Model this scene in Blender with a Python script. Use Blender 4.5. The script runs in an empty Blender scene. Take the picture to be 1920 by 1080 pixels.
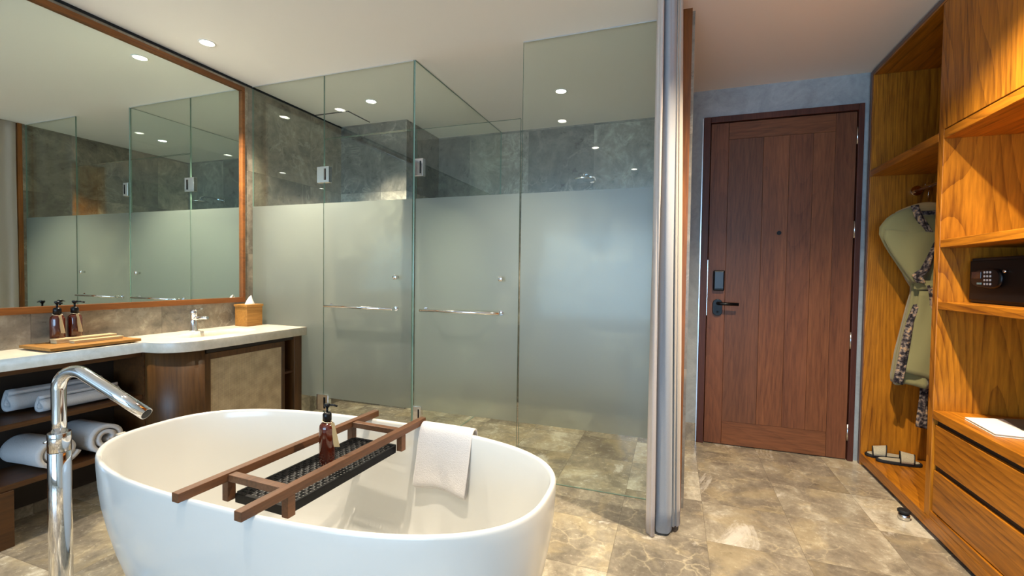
import bpy, bmesh, math, random
from mathutils import Vector, Matrix
random.seed(7)
S = bpy.context.scene
COL = S.collection
PI = math.pi

# ---------------------------------------------------------------- camera
cam_d = bpy.data.cameras.new('camera')
cam = bpy.data.objects.new('camera', cam_d); COL.objects.link(cam)
YAW, PITCH, ROLL = .3411, -.028, .0138
fw = Vector((-math.sin(YAW)*math.cos(PITCH), math.cos(YAW)*math.cos(PITCH), math.sin(PITCH)))
rt = fw.cross(Vector((0, 0, 1))).normalized(); up = rt.cross(fw)
r2 = math.cos(ROLL)*rt + math.sin(ROLL)*up; u2 = -math.sin(ROLL)*rt + math.cos(ROLL)*up
M = Matrix(((r2.x, u2.x, -fw.x, 0), (r2.y, u2.y, -fw.y, 0), (r2.z, u2.z, -fw.z, 1.2), (0, 0, 0, 1)))
cam.matrix_world = M
cam_d.sensor_width = 36; cam_d.lens = 857/1920*36; cam_d.clip_start = .02
S.camera = cam

# ---------------------------------------------------------------- world, exposure
S.view_settings.view_transform = 'Standard'; S.view_settings.look = 'None'
S.view_settings.exposure = 0.8; S.view_settings.gamma = 1.0
W = bpy.data.worlds.new('world'); S.world = W; W.use_nodes = True
bg = W.node_tree.nodes['Background']; bg.inputs[0].default_value = (.62, .78, 1, 1); bg.inputs[1].default_value = 2.0
S.cycles.max_bounces = 12; S.cycles.transparent_max_bounces = 16; S.cycles.glossy_bounces = 6
S.cycles.diffuse_bounces = 5; S.cycles.transmission_bounces = 8

def light(name, kind, loc, power, color, **kw):
    d = bpy.data.lights.new(name, kind); d.energy = power; d.color = color
    for k, v in kw.items():
        if k != 'rot': setattr(d, k, v)
    o = bpy.data.objects.new(name, d); COL.objects.link(o); o.location = loc
    o.rotation_euler = kw.get('rot', (0, 0, 0)); return o
# daylight through the rear window of the room
light('window_daylight', 'AREA', (-.8, -3.9, 1.25), 92, (.36, .66, 1), shape='RECTANGLE', size=3.6, size_y=1.8, rot=(PI/2+.42, 0, 0))
WARM = (1, .87, .69)
H = 2.546
LAMPS = [  # x, y, power, cone deg, label
    (-2.63, 1.97, 150, 118, 'round recessed ceiling light above the basin counter'),
    (-.81, 3.29, 120, 96, 'round recessed ceiling light in the shower cabin behind the wide glass pane'),
    (-2.27, 3.035, 120, 92, 'round recessed ceiling light in the left cabin near the ceiling hatch'),
    (-.95, 1.16, 90, 84, 'round recessed ceiling light above the bathtub, seen as a reflection'),
    (-.81, .25, 30, 80, 'round recessed ceiling light in front of the bathtub, seen as a reflection'),
    (.64, 1.86, 215, 124, 'round recessed ceiling light in front of the wardrobe'),
    (-.5, -.84, 60, 100, 'round recessed ceiling light far in front of the bathtub, seen as a reflection'),
]
for (x, y, p, a, l) in LAMPS:
    light('downlight_lamp', 'SPOT', (x, y, H-.012), p, (1, .85, .64) if p == 215 else WARM, spot_size=math.radians(a), spot_blend=.75 if p == 215 else .6, shadow_soft_size=.025)

# ---------------------------------------------------------------- material helpers
def srgb(r, g, b):
    f = lambda c: ((c/255+.055)/1.055)**2.4 if c/255 > .04045 else c/255/12.92
    return (f(r), f(g), f(b), 1)
class NT:
    def __init__(s, name):
        s.m = bpy.data.materials.new(name); s.m.use_nodes = True; s.t = s.m.node_tree
        s.b = s.t.nodes['Principled BSDF']; s.out = s.t.nodes['Material Output']
    def n(s, typ, ins=None, **kw):
        nd = s.t.nodes.new(typ)
        for k, v in kw.items(): setattr(nd, k, v)
        for k, v in (ins or {}).items():
            if isinstance(v, bpy.types.NodeSocket): s.t.links.new(v, nd.inputs[k])
            else: nd.inputs[k].default_value = v
        return nd
    def l(s, a, b): s.t.links.new(a, b)
    def ramp(s, fac, stops, interp='LINEAR'):
        r = s.t.nodes.new('ShaderNodeValToRGB'); r.color_ramp.interpolation = interp
        e = r.color_ramp.elements
        while len(e) < len(stops): e.new(.5)
        for i, (p, c) in enumerate(stops): e[i].position = p; e[i].color = c
        s.l(fac, r.inputs[0]); return r.outputs[0]
    def mix(s, fac, a, b, mode='MIX'):
        nd = s.n('ShaderNodeMix', data_type='RGBA', blend_type=mode)
        for idx, v in ((0, fac), (6, a), (7, b)):
            if isinstance(v, bpy.types.NodeSocket): s.l(v, nd.inputs[idx])
            else: nd.inputs[idx].default_value = v
        return nd.outputs[2]
    def math(s, op, a, b=None, c=None):
        nd = s.t.nodes.new('ShaderNodeMath'); nd.operation = op
        for i, v in enumerate((a, b, c)):
            if v is None: continue
            if isinstance(v, bpy.types.NodeSocket): s.l(v, nd.inputs[i])
            else: nd.inputs[i].default_value = v
        return nd.outputs[0]
    def vmath(s, op, a, b=None, scale=None):
        nd = s.t.nodes.new('ShaderNodeVectorMath'); nd.operation = op
        for i, v in enumerate((a, b)):
            if v is None: continue
            if isinstance(v, bpy.types.NodeSocket): s.l(v, nd.inputs[i])
            else: nd.inputs[i].default_value = v
        if scale is not None: nd.inputs['Scale'].default_value = scale
        return nd.outputs[0]
    def set(s, **kw):
        for k, v in kw.items():
            k = k.replace('_', ' ')
            if isinstance(v, bpy.types.NodeSocket): s.l(v, s.b.inputs[k])
            else: s.b.inputs[k].default_value = v
    def bump(s, h, strength=.2, dist=.01):
        b = s.n('ShaderNodeBump', {'Height': h, 'Strength': strength, 'Distance': dist}); s.l(b.outputs[0], s.b.inputs['Normal'])
def obj_co(t): return t.n('ShaderNodeTexCoord').outputs['Object']

def plain(name, col, rough=.5, metal=0., noise=0., **kw):
    t = NT(name); t.set(Base_Color=col, Roughness=rough, Metallic=metal, **kw)
    if noise:
        nz = t.n('ShaderNodeTexNoise', {'Vector': obj_co(t), 'Scale': 30., 'Detail': 5.})
        t.l(t.mix(nz.outputs[0], tuple(c*(1-noise) for c in col[:3])+(1,), tuple(min(1, c*(1+noise)) for c in col[:3])+(1,)), t.b.inputs['Base Color'])
    return t.m

def wood(name, dark, light_, axis='z', scale=1., rough=.38, rings=.55, shift=(0, 0, 0), spec=.4):
    t = NT(name)
    co = t.vmath('ADD', obj_co(t), shift)
    st = {'x': (.07, 1, 1), 'y': (1, .07, 1), 'z': (1, 1, .07)}[axis]
    st2 = {'x': (.11, 1, 1), 'y': (1, .11, 1), 'z': (1, 1, .11)}[axis]
    a = t.vmath('MULTIPLY', co, tuple(v*scale for v in st))
    b = t.vmath('MULTIPLY', co, tuple(v*scale for v in st2))
    fine = t.n('ShaderNodeTexNoise', {'Vector': a, 'Scale': 70., 'Detail': 6., 'Roughness': .65}).outputs[0]
    broad = t.n('ShaderNodeTexNoise', {'Vector': a, 'Scale': 7., 'Detail': 3., 'Distortion': .4}).outputs[0]
    warp = t.n('ShaderNodeTexNoise', {'Vector': b, 'Scale': 2.6, 'Detail': .4}).outputs[0]
    jit = t.math('MULTIPLY', t.math('SUBTRACT', fine, .5), .004)
    ring = t.math('FRACT', t.math('MULTIPLY', t.math('ADD', warp, jit), 34.))
    ring = t.math('POWER', ring, 3.)
    v = t.math('ADD', t.math('MULTIPLY', fine, .6), t.math('MULTIPLY', broad, .4))
    v = t.math('SUBTRACT', v, t.math('MULTIPLY', ring, .17*rings))
    mid = tuple((dark[i]+light_[i])/2 for i in range(3))+(1,)
    c = t.ramp(v, [(.26, dark), (.44, mid), (.62, light_)])
    t.set(Base_Color=c, Roughness=rough); t.b.inputs['Specular IOR Level'].default_value = spec
    t.bump(fine, .06, .003)
    return t.m

def stone(name, cols, pitch, origin, axes, grout, rough=.3, vein=(.78, .74, .62, 1), vein_amt=.35, var=.35, scale=1., gcol=None, swirl=1.2):
    """tiled marble: cell index picks tone and shifts the veining"""
    t = NT(name); co = obj_co(t)
    p3 = [1000.]*3; o3 = [-500.]*3
    for i, ax in enumerate(axes): k = 'xyz'.index(ax); p3[k] = pitch[i]; o3[k] = origin[i]
    q = t.vmath('DIVIDE', t.vmath('SUBTRACT', co, tuple(o3)), tuple(p3))
    cell = t.vmath('FLOOR', q); fr = t.vmath('FRACTION', q)
    wn = t.n('ShaderNodeTexWhiteNoise', {'Vector': cell}, noise_dimensions='3D')
    sh = t.vmath('SCALE', wn.outputs['Color'], scale=7.)
    pc = t.vmath('ADD', co, sh)
    n1 = t.n('ShaderNodeTexNoise', {'Vector': pc, 'Scale': 4.2*scale, 'Detail': 9., 'Roughness': .7, 'Distortion': swirl}).outputs[0]
    n2 = t.n('ShaderNodeTexNoise', {'Vector': pc, 'Scale': 16.*scale, 'Detail': 6., 'Roughness': .7}).outputs[0]
    v = t.math('ADD', t.math('MULTIPLY', n1, .7), t.math('MULTIPLY', n2, .3))
    v = t.math('ADD', v, t.math('MULTIPLY', t.math('SUBTRACT', wn.outputs['Value'], .5), var))
    c = t.ramp(v, [(.30, cols[0]), (.45, cols[1]), (.58, cols[2]), (.72, cols[3])])
    wv = t.n('ShaderNodeTexNoise', {'Vector': pc, 'Scale': 2.4*scale, 'Detail': 5., 'Roughness': .6, 'Distortion': 2.2}).outputs[0]
    ridge = t.math('ABSOLUTE', t.math('SUBTRACT', wv, .5))
    vm = t.ramp(ridge, [(.0, (1, 1, 1, 1)), (.012, (.5, .5, .5, 1)), (.03, (0, 0, 0, 1))])
    patch = t.ramp(t.n('ShaderNodeTexNoise', {'Vector': pc, 'Scale': 1.7*scale, 'Detail': 2.}).outputs[0], [(.45, (0, 0, 0, 1)), (.6, (1, 1, 1, 1))])
    f = t.math('MULTIPLY', t.math('MULTIPLY', vm, patch), vein_amt)
    c = t.mix(f, c, vein)
    if grout:
        sep = t.n('ShaderNodeSeparateXYZ', {0: fr})
        g = None
        for i, ax in enumerate(axes):
            k = 'xyz'.index(ax); s_ = sep.outputs[k]
            d = t.math('MULTIPLY', t.math('MINIMUM', s_, t.math('SUBTRACT', 1., s_)), pitch[i])
            m = t.math('LESS_THAN', d, grout)
            g = m if g is None else t.math('MAXIMUM', g, m)
        c = t.mix(t.math('MULTIPLY', g, .6), c, gcol or cols[0])
    t.set(Base_Color=c, Roughness=t.math('ADD', t.math('MULTIPLY', n2, .2), rough-.1))
    t.bump(n2, .04, .002)
    return t.m

def marble_floor(name, cols, pitch, origin, axes, grout, rough=.3, vein=None, vein_amt=.5, var=.2, gcol=None):
    t = NT(name); co = obj_co(t)
    q = t.vmath('DIVIDE', t.vmath('SUBTRACT', co, (origin[0], origin[1], -500)), (pitch[0], pitch[1], 1000))
    cell = t.vmath('FLOOR', q); fr = t.vmath('FRACTION', q)
    wn = t.n('ShaderNodeTexWhiteNoise', {'Vector': cell}, noise_dimensions='3D')
    pc = t.vmath('ADD', co, t.vmath('SCALE', wn.outputs['Color'], scale=9.))
    st = t.vmath('MULTIPLY', pc, (1., .62, 1.))
    N = lambda v, sc, d, r=.6, di=0.: t.n('ShaderNodeTexNoise', {'Vector': v, 'Scale': sc, 'Detail': d, 'Roughness': r, 'Distortion': di}).outputs[0]
    n1 = N(st, 5.5, 8., .66, .5); n2 = N(pc, 30., 6., .75); n3 = N(pc, 2.2, 3.)
    v = t.math('ADD', t.math('ADD', t.math('MULTIPLY', n1, .55), t.math('MULTIPLY', n2, .25)), t.math('MULTIPLY', n3, .2))
    v = t.math('ADD', v, t.math('MULTIPLY', t.math('SUBTRACT', wn.outputs['Value'], .5), var))
    c = t.ramp(v, [(.36, cols[0]), (.46, cols[1]), (.54, cols[2]), (.64, cols[3])])
    yl = t.ramp(N(pc, 3.3, 4., .6, .6), [(.5, (0, 0, 0, 1)), (.62, (1, 1, 1, 1))])
    c = t.mix(t.math('MULTIPLY', yl, .3), c, srgb(196, 176, 132))
    iv = t.ramp(N(st, 2.6, 7., .7, .9), [(.60, (0, 0, 0, 1)), (.67, (1, 1, 1, 1))])
    c = t.mix(t.math('MULTIPLY', iv, .7), c, srgb(222, 216, 204))
    dist = t.vmath('ADD', pc, t.vmath('SCALE', t.n('ShaderNodeTexNoise', {'Vector': pc, 'Scale': 7., 'Detail': 5.}).outputs[1], scale=.22))
    cr = t.n('ShaderNodeTexVoronoi', {'Vector': dist, 'Scale': 7.}, feature='DISTANCE_TO_EDGE').outputs['Distance']
    crm = t.ramp(cr, [(0., (1, 1, 1, 1)), (.02, (.45, .45, .45, 1)), (.06, (0, 0, 0, 1))])
    pm = t.ramp(N(pc, 3.8, 3.), [(.46, (0, 0, 0, 1)), (.6, (1, 1, 1, 1))])
    c = t.mix(t.math('MULTIPLY', t.math('MULTIPLY', crm, pm), vein_amt), c, vein)
    dk = t.ramp(N(pc, 11., 5., .7, 1.), [(.64, (0, 0, 0, 1)), (.72, (1, 1, 1, 1))])
    c = t.mix(t.math('MULTIPLY', dk, .5), c, srgb(84, 74, 66))
    sep = t.n('ShaderNodeSeparateXYZ', {0: fr}); g = None
    for k in (0, 1):
        d = t.math('MULTIPLY', t.math('MINIMUM', sep.outputs[k], t.math('SUBTRACT', 1., sep.outputs[k])), pitch[k])
        m = t.math('LESS_THAN', d, grout); g = m if g is None else t.math('MAXIMUM', g, m)
    c = t.mix(t.math('MULTIPLY', g, .55), c, gcol)
    t.set(Base_Color=c, Roughness=t.math('ADD', t.math('MULTIPLY', n2, .25), rough-.12))
    t.bump(n2, .04, .002)
    return t.m

# ---------------------------------------------------------------- materials
M_FLOOR = marble_floor('floor_marble', [srgb(106, 98, 86), srgb(136, 126, 110), srgb(162, 152, 132), srgb(206, 198, 178)], (.395, .39), (.165, 2.24), 'xy', .0012, rough=.24, vein=srgb(215, 200, 165), vein_amt=.42, var=.16, gcol=srgb(92, 84, 70))
GREY = [srgb(78, 75, 69), srgb(108, 104, 96), srgb(136, 130, 118), srgb(182, 176, 160)]
M_WALLX = stone('grey_stone_tile_side_lit', [srgb(86, 80, 70), srgb(118, 110, 97), srgb(148, 138, 121), srgb(198, 188, 166)], (.6, .6), (2.50, 2.53), 'yz', .0016, rough=.3, vein=srgb(180, 176, 160), vein_amt=.5, var=.24)  # same stone as the back tile, with warm lamp light mixed into its tones
M_WALLY = stone('grey_stone_tile_back', GREY, (.6, .6), (-.095, 2.53), 'xz', .0016, rough=.3, vein=srgb(180, 176, 160), vein_amt=.5, var=.24)
M_SPLASH = M_WALLX
M_COUNTER = stone('cream_stone_top', [srgb(196, 184, 164), srgb(212, 202, 184), srgb(222, 212, 196), srgb(232, 224, 210)], (9, 9), (-5, -5), 'xy', 0, rough=.32, vein=srgb(190, 176, 152), vein_amt=.15, var=0, scale=2.5)
M_CEIL = plain('ceiling_paint', srgb(232, 226, 218), .8)
M_PLASTER = stone('grey_blue_plaster', [srgb(128, 132, 132), srgb(146, 152, 154), srgb(160, 166, 168), srgb(176, 182, 184)], (9, 9), (-5, -5), 'xz', 0, rough=.5, vein_amt=.05, var=0, scale=1.2)
M_PAINT = plain('room_paint', srgb(190, 184, 172), .8)
M_TEAK = wood('teak_vertical', srgb(104, 56, 10), srgb(200, 128, 32), 'z', 1., .36, .8)
M_TEAKH = wood('teak_horizontal', srgb(104, 56, 10), srgb(198, 124, 30), 'y', 1., .34, .8)
M_TEAKX = wood('teak_crosswise', srgb(104, 60, 18), srgb(176, 118, 44), 'x', 1., .36, .5)
M_DOORS = [wood('door_wood_%s' % n, srgb(*a), srgb(*b), ax, 1.1, .42, .35, sh, .3) for n, a, b, ax, sh in (
    ('stile', (72, 40, 25), (124, 76, 48), 'z', (0, 0, 0)), ('rail', (74, 42, 25), (130, 80, 48), 'x', (3, 1, 2)),
    ('plank_dark', (70, 42, 28), (114, 72, 48), 'z', (5, 2, 1)), ('plank_light', (80, 44, 26), (132, 82, 50), 'z', (1, 7, 4)),
    ('frame', (54, 28, 22), (88, 50, 38), 'z', (2, 2, 2)))]
M_WALNUT = wood('vanity_wood', srgb(48, 29, 12), srgb(92, 60, 28), 'z', 1., .42, .4)
M_WALNUTH = wood('vanity_wood_flat', srgb(46, 27, 12), srgb(88, 54, 24), 'y', 1., .42, .4)
M_FRAMEW = wood('mirror_frame_wood', srgb(84, 46, 18), srgb(136, 82, 34), 'y', 1., .4, .2)
M_TRAYW = wood('tray_wood', srgb(54, 33, 20), srgb(104, 68, 42), 'y', 1.6, .45, .2)
M_BOARD = wood('board_wood', srgb(128, 84, 34), srgb(182, 130, 62), 'y', 1.4, .45, .3)
M_LIGHTW = wood('pale_wood', srgb(176, 148, 104), srgb(220, 196, 152), 'y', 1.4, .55, .2)
M_HANGW = wood('hanger_wood', srgb(188, 150, 92), srgb(216, 182, 124), 'x', 2, .45, .2)
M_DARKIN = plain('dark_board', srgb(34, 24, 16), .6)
M_CHROME = plain('chrome', (.82, .82, .84, 1), .06, 1.)
M_STEEL = plain('brushed_steel', (.62, .62, .62, 1), .25, 1.)
M_ALU = plain('aluminium_trim', (.72, .76, .80, 1), .3, 1.)
M_BLACK = plain('black_satin', srgb(9, 10, 13), .32)
M_BLACKM = plain('black_matt', srgb(8, 8, 10), .5)
M_BLACK.node_tree.nodes['Principled BSDF'].inputs['Specular IOR Level'].default_value = .25
M_BLACKM.node_tree.nodes['Principled BSDF'].inputs['Specular IOR Level'].default_value = .2
M_TUB = plain('tub_enamel', srgb(206, 205, 200), .16); 
M_MIRROR = plain('mirror_silver', (.76, .84, .79, 1), .0, 1.)
M_GAP = plain('shadow_gap_black', srgb(20, 18, 16), .8)
M_AMBER = plain('amber_plastic', srgb(74, 24, 9), .12, Coat_Weight=.6)
M_TAG = plain('kraft_tag', srgb(182, 148, 98), .8, noise=.1)
M_STRING = plain('pale_string', srgb(214, 196, 160), .9)
M_PAPERW = plain('white_paper', srgb(238, 234, 226), .7)
M_RUBBER = plain('black_rubber', srgb(18, 18, 18), .7)

def cloth(name, col, scale=400., bump=.3, amt=.08, rough=.9, sheen=.3):
    t = NT(name); co = obj_co(t)
    n = t.n('ShaderNodeTexNoise', {'Vector': co, 'Scale': scale, 'Detail': 3.}).outputs[0]
    n2 = t.n('ShaderNodeTexNoise', {'Vector': co, 'Scale': 12., 'Detail': 3.}).outputs[0]
    c = t.mix(n, tuple(v*(1-amt*2) for v in col[:3])+(1,), tuple(min(1, v*(1+amt)) for v in col[:3])+(1,))
    t.set(Base_Color=c, Roughness=rough, Sheen_Weight=sheen)
    t.bump(t.math('ADD', n, t.math('MULTIPLY', n2, .5)), bump, .004)
    return t.m
M_TOWEL = cloth('white_terry', srgb(196, 192, 190), 260., .5, .06)
M_CURT = cloth('grey_linen', srgb(150, 152, 156), 500., .2, .12)
M_CURTB = cloth('beige_linen', srgb(170, 158, 144), 500., .2, .1)
M_ROBE = cloth('sage_cotton', srgb(138, 132, 88), 500., .15, .05)
M_STRAP = cloth('oat_weave', srgb(188, 176, 146), 220., .6, .2)
def sheer():
    t = NT('mauve_sheer'); co = obj_co(t)
    n = t.n('ShaderNodeTexNoise', {'Vector': co, 'Scale': 600., 'Detail': 2.}).outputs[0]
    t.set(Base_Color=t.mix(n, srgb(176, 164, 156), srgb(206, 194, 186)), Roughness=.9, Alpha=.86); return t.m
M_SHEER = sheer()
def batik():
    t = NT('patterned_trim'); co = obj_co(t)
    v = t.n('ShaderNodeTexVoronoi', {'Vector': co, 'Scale': 95.})
    n = t.n('ShaderNodeTexNoise', {'Vector': co, 'Scale': 55., 'Detail': 4.}).outputs[0]
    c = t.ramp(n, [(.40, srgb(24, 22, 28)), (.48, srgb(74, 62, 62)), (.56, srgb(128, 116, 108)), (.70, srgb(196, 156, 110))])
    c = t.mix(t.ramp(v.outputs['Distance'], [(.1, (1, 1, 1, 1)), (.4, (0, 0, 0, 1))]), c, srgb(40, 34, 42))
    t.set(Base_Color=c, Roughness=.9); return t.m
M_BATIK = batik()
def rattan(name, a, b, scale, diag=True):
    t = NT(name); co = obj_co(t)
    sep = t.n('ShaderNodeSeparateXYZ', {0: co})
    y, z = sep.outputs[1], sep.outputs[2]
    u = t.math('MULTIPLY', t.math('ADD', y, z), scale); w = t.math('MULTIPLY', t.math('SUBTRACT', y, z), scale)
    k = t.math('MULTIPLY', t.math('SINE', u), t.math('SINE', w))
    n = t.n('ShaderNodeTexNoise', {'Vector': co, 'Scale': 14., 'Detail': 4.}).outputs[0]
    f = t.math('ADD', t.math('MULTIPLY', k, .3), n)
    t.set(Base_Color=t.ramp(f, [(.25, a), (.75, b)]), Roughness=.6); t.bump(k, .4, .002); return t.m
M_RATTAN = rattan('woven_rattan', srgb(146, 126, 96), srgb(192, 170, 134), 420.)
def glass_mat():
    t = NT('clear_glass')
    lw = t.n('ShaderNodeLayerWeight', {'Blend': .5}).outputs['Facing']
    f = t.math('ADD', t.math('MULTIPLY', t.math('POWER', lw, 5.), .9), .045)
    tr = t.n('ShaderNodeBsdfTransparent', {'Color': (.95, .983, .967, 1)})
    gl = t.n('ShaderNodeBsdfGlossy', {'Color': (1, 1, 1, 1), 'Roughness': 0.})
    mx = t.n('ShaderNodeMixShader', {0: f, 1: tr.outputs[0], 2: gl.outputs[0]})
    t.l(mx.outputs[0], t.out.inputs[0]); return t.m
M_GLASS = glass_mat()
M_EDGE = plain('glass_edge_green', srgb(112, 138, 126), .1)
def frost_mat():
    t = NT('frosted_glass')
    col = (.62, .72, .64, 1)
    tl = t.n('ShaderNodeBsdfTranslucent', {'Color': (.45, .485, .435, 1)})
    df = t.n('ShaderNodeBsdfDiffuse', {'Color': (.23, .25, .23, 1)})
    rf = t.n('ShaderNodeBsdfRefraction', {'Color': (.85, .92, .88, 1), 'Roughness': .45, 'IOR': 1.05})
    gl = t.n('ShaderNodeBsdfGlossy', {'Color': (.9, .9, .9, 1), 'Roughness': .38})
    a = t.n('ShaderNodeMixShader', {0: .42, 1: tl.outputs[0], 2: df.outputs[0]})
    b = t.n('ShaderNodeMixShader', {0: .35, 1: a.outputs[0], 2: rf.outputs[0]})
    c = t.n('ShaderNodeMixShader', {0: .07, 1: b.outputs[0], 2: gl.outputs[0]})
    t.l(c.outputs[0], t.out.inputs[0]); return t.m
M_FROST = frost_mat()
def emit(name, col, s):
    t = NT(name); t.set(Base_Color=(0, 0, 0, 1), Emission_Color=col); t.b.inputs['Emission Strength'].default_value = s; return t.m
M_LAMP = emit('lamp_glow', (1, .93, .80, 1), 14.)

# ---------------------------------------------------------------- geometry helpers
class MB:
    def __init__(s): s.bm = bmesh.new(); s.mi = 0
    def box(s, x0, x1, y0, y1, z0, z1, mi=0):
        vs = [s.bm.verts.new((x, y, z)) for x in (x0, x1) for y in (y0, y1) for z in (z0, z1)]
        for f in ((0, 1, 3, 2), (4, 6, 7, 5), (0, 4, 5, 1), (2, 3, 7, 6), (0, 2, 6, 4), (1, 5, 7, 3)):
            fc = s.bm.faces.new([vs[i] for i in f]); fc.material_index = mi
        return s
    def obox(s, c, size, rot):  # rotated box
        m = Matrix.Translation(c) @ rot.to_matrix().to_4x4() if hasattr(rot, 'to_matrix') else Matrix.Translation(c) @ rot
        hx, hy, hz = (v/2 for v in size)
        vs = [s.bm.verts.new(m @ Vector((x, y, z))) for x in (-hx, hx) for y in (-hy, hy) for z in (-hz, hz)]
        for f in ((0, 1, 3, 2), (4, 6, 7, 5), (0, 4, 5, 1), (2, 3, 7, 6), (0, 2, 6, 4), (1, 5, 7, 3)):
            s.bm.faces.new([vs[i] for i in f])
        return s
    def loft(s, rings, cap0=True, cap1=True, closed=True, smooth=True):
        R = [[s.bm.verts.new(p) for p in r] for r in rings]
        n = len(R[0])
        for a, b in zip(R, R[1:]):
            for i in range(n if closed else n-1):
                j = (i+1) % n
                f = s.bm.faces.new((a[i], a[j], b[j], b[i])); f.smooth = smooth
        if cap0 and closed: s.bm.faces.new(list(reversed(R[0])))
        if cap1 and closed: s.bm.faces.new(R[-1])
        return s
    def lathe(s, prof, c=(0, 0), seg=32, smooth=True):
        rings = [[(c[0]+r*math.cos(2*PI*i/seg), c[1]+r*math.sin(2*PI*i/seg), z) for i in range(seg)] for r, z in prof]
        return s.loft(rings, smooth=smooth)
    def tube(s, pts, r, seg=16, radii=None, smooth=True):
        pts = [Vector(p) for p in pts]; rings = []; nrm = None
        for i, p in enumerate(pts):
            if i == 0: d = pts[1]-p
            elif i == len(pts)-1: d = p-pts[i-1]
            else: d = (pts[i+1]-p).normalized()+(p-pts[i-1]).normalized()
            d.normalize()
            if nrm is None:
                nrm = d.orthogonal().normalized()
            nrm = (nrm-d*nrm.dot(d)).normalized(); b = d.cross(nrm)
            rr = radii[i] if radii else r
            rings.append([p+(nrm*math.cos(2*PI*k/seg)+b*math.sin(2*PI*k/seg))*rr for k in range(seg)])
        return s.loft(rings, smooth=smooth)
    def sheet(s, rows, smooth=True):
        return s.loft(rows, closed=False, smooth=smooth)
    def build(s, name, mat, parent=None, bevel=0., mats=None, solid=0., sub=0, origin=None, segs=2):
        bm = s.bm; bmesh.ops.recalc_face_normals(bm, faces=bm.faces)
        if parent is not None: off = parent.location.copy()
        elif origin is not None: off = Vector(origin)
        else:
            xs = [v.co.x for v in bm.verts]; ys = [v.co.y for v in bm.verts]; zs = [v.co.z for v in bm.verts]
            off = Vector(((min(xs)+max(xs))/2, (min(ys)+max(ys))/2, min(zs)))
        if parent is not None and parent.parent is not None: off = off + parent.parent.location
        for v in bm.verts: v.co -= off
        me = bpy.data.meshes.new(name); bm.to_mesh(me); bm.free()
        for m in (mats or [mat]): me.materials.append(m)
        o = bpy.data.objects.new(name, me); COL.objects.link(o)
        if parent is not None: o.parent = parent
        else: o.location = off
        if solid:
            md = o.modifiers.new('Solidify', 'SOLIDIFY'); md.thickness = solid; md.offset = 0
        if bevel:
            md = o.modifiers.new('Bevel', 'BEVEL'); md.width = bevel; md.segments = segs; md.limit_method = 'ANGLE'; md.angle_limit = math.radians(50)
        if sub:
            md = o.modifiers.new('Subsurf', 'SUBSURF'); md.levels = sub; md.render_levels = sub
        return o
def box(x0, x1, y0, y1, z0, z1): return MB().box(x0, x1, y0, y1, z0, z1)
def tag(o, label, cat, group=None):
    o['label'] = label; o['category'] = cat
    if group: o['group'] = group
    return o
def thing(name, loc, label, cat, group=None):
    o = bpy.data.objects.new(name, None); COL.objects.link(o); o.location = loc; o.empty_display_size = .1
    return tag(o, label, cat, group)
def struct(o): o['kind'] = 'structure'; return o
def wall(name, mat, *b, mb=None):
    return struct((mb or box(*b)).build(name, mat, origin=(0, 0, 0)))

# ---------------------------------------------------------------- room shell
XL, XR, YB, YR = -2.93, 1.78, 3.6, -4.0
wall('floor', M_FLOOR, XL-.1, XR+.1, YR-.1, 4.2, -.1, 0)
wall('ceiling', M_CEIL, XL-.1, XR+.1, YR-.1, 4.2, H, H+.1)
wall('wall_left', M_WALLX, XL-.1, XL, YR, 4.2, 0, H)
wall('wall_right', M_PAINT, XR, XR+.1, YR, YB+.1, 0, H)
mb = MB().box(.07, .176, YB, YB+.1, 0, H).box(.176, 1.137, YB, YB+.1, 2.346, H).box(1.137, XR, YB, YB+.1, 0, H)
wall('wall_back', M_PLASTER, mb=mb)
wall('wall_middle', M_WALLX, -.095, .07, 2.512, YB+.1, 0, H)
wall('wall_shower', M_WALLY, -2.23, -.095, 4.06, 4.16, 0, H)
wall('wall_shower_side', M_WALLX, -.095, -.0, YB+.1, 4.16, 0, H)
wall('wall_cabin', M_WALLY, XL, -2.23, 3.48, 4.16, 0, H)
mb = MB().box(XL, -2.6, YR-.1, YR, 0, H).box(1.0, XR, YR-.1, YR, 0, H).box(-2.6, 1.0, YR-.1, YR, 2.4, H).box(-2.6, 1.0, YR-.1, YR, 0, .3)
wall('wall_rear', M_PAINT, mb=mb)
mb = MB()
for x in (-2.6, -1.4, -.2, .95): mb.box(x, x+.05, YR-.08, YR-.03, .3, 2.4)
mb.box(-2.6, 1.0, YR-.08, YR-.03, .3, .35).box(-2.6, 1.0, YR-.08, YR-.03, 2.35, 2.4)
wall('window_1', M_FRAMEW, mb=mb)
wall('gap_shade', M_GAP, XL, XL+.004, YR, 3.48, H-.014, H)                 # black strip painted as the shade in the gap above the stone wall
mb = MB().box(.169, .176, YB-.004, YB+.02, 0, 2.353).box(1.137, 1.145, YB-.004, YB+.02, 0, 2.353).box(.169, 1.145, YB-.004, YB+.02, 2.346, 2.353)
wall('trim_2', M_ALU, mb=mb)
wall('baseboard_back', M_FLOOR, .07, .169, YB-.008, YB, 0, .13)
post = wall('trim_3', wood('wall_end_wood', srgb(84, 46, 16), srgb(150, 90, 36), 'z', 1., .4, .4), -.1, .056, 2.480, 2.512, 0, H)            # wood end cap of the middle wall
# ceiling hatch in the left cabin
t = thing('ceiling_hatch', (-2.757, 3.29, H), 'square access hatch in the ceiling of the left glass cabin', 'ceiling hatch')
box(-2.925, -2.59, 3.155, 3.43, H-.004, H).build('hatch_panel', M_CEIL, t)
MB().box(-2.925, -2.583, 3.148, 3.156, H-.006, H).box(-2.591, -2.583, 3.148, 3.44, H-.006, H).build('shadow_joint', M_GAP, t)  # black strips painted as the shade in the joint around the hatch

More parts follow.
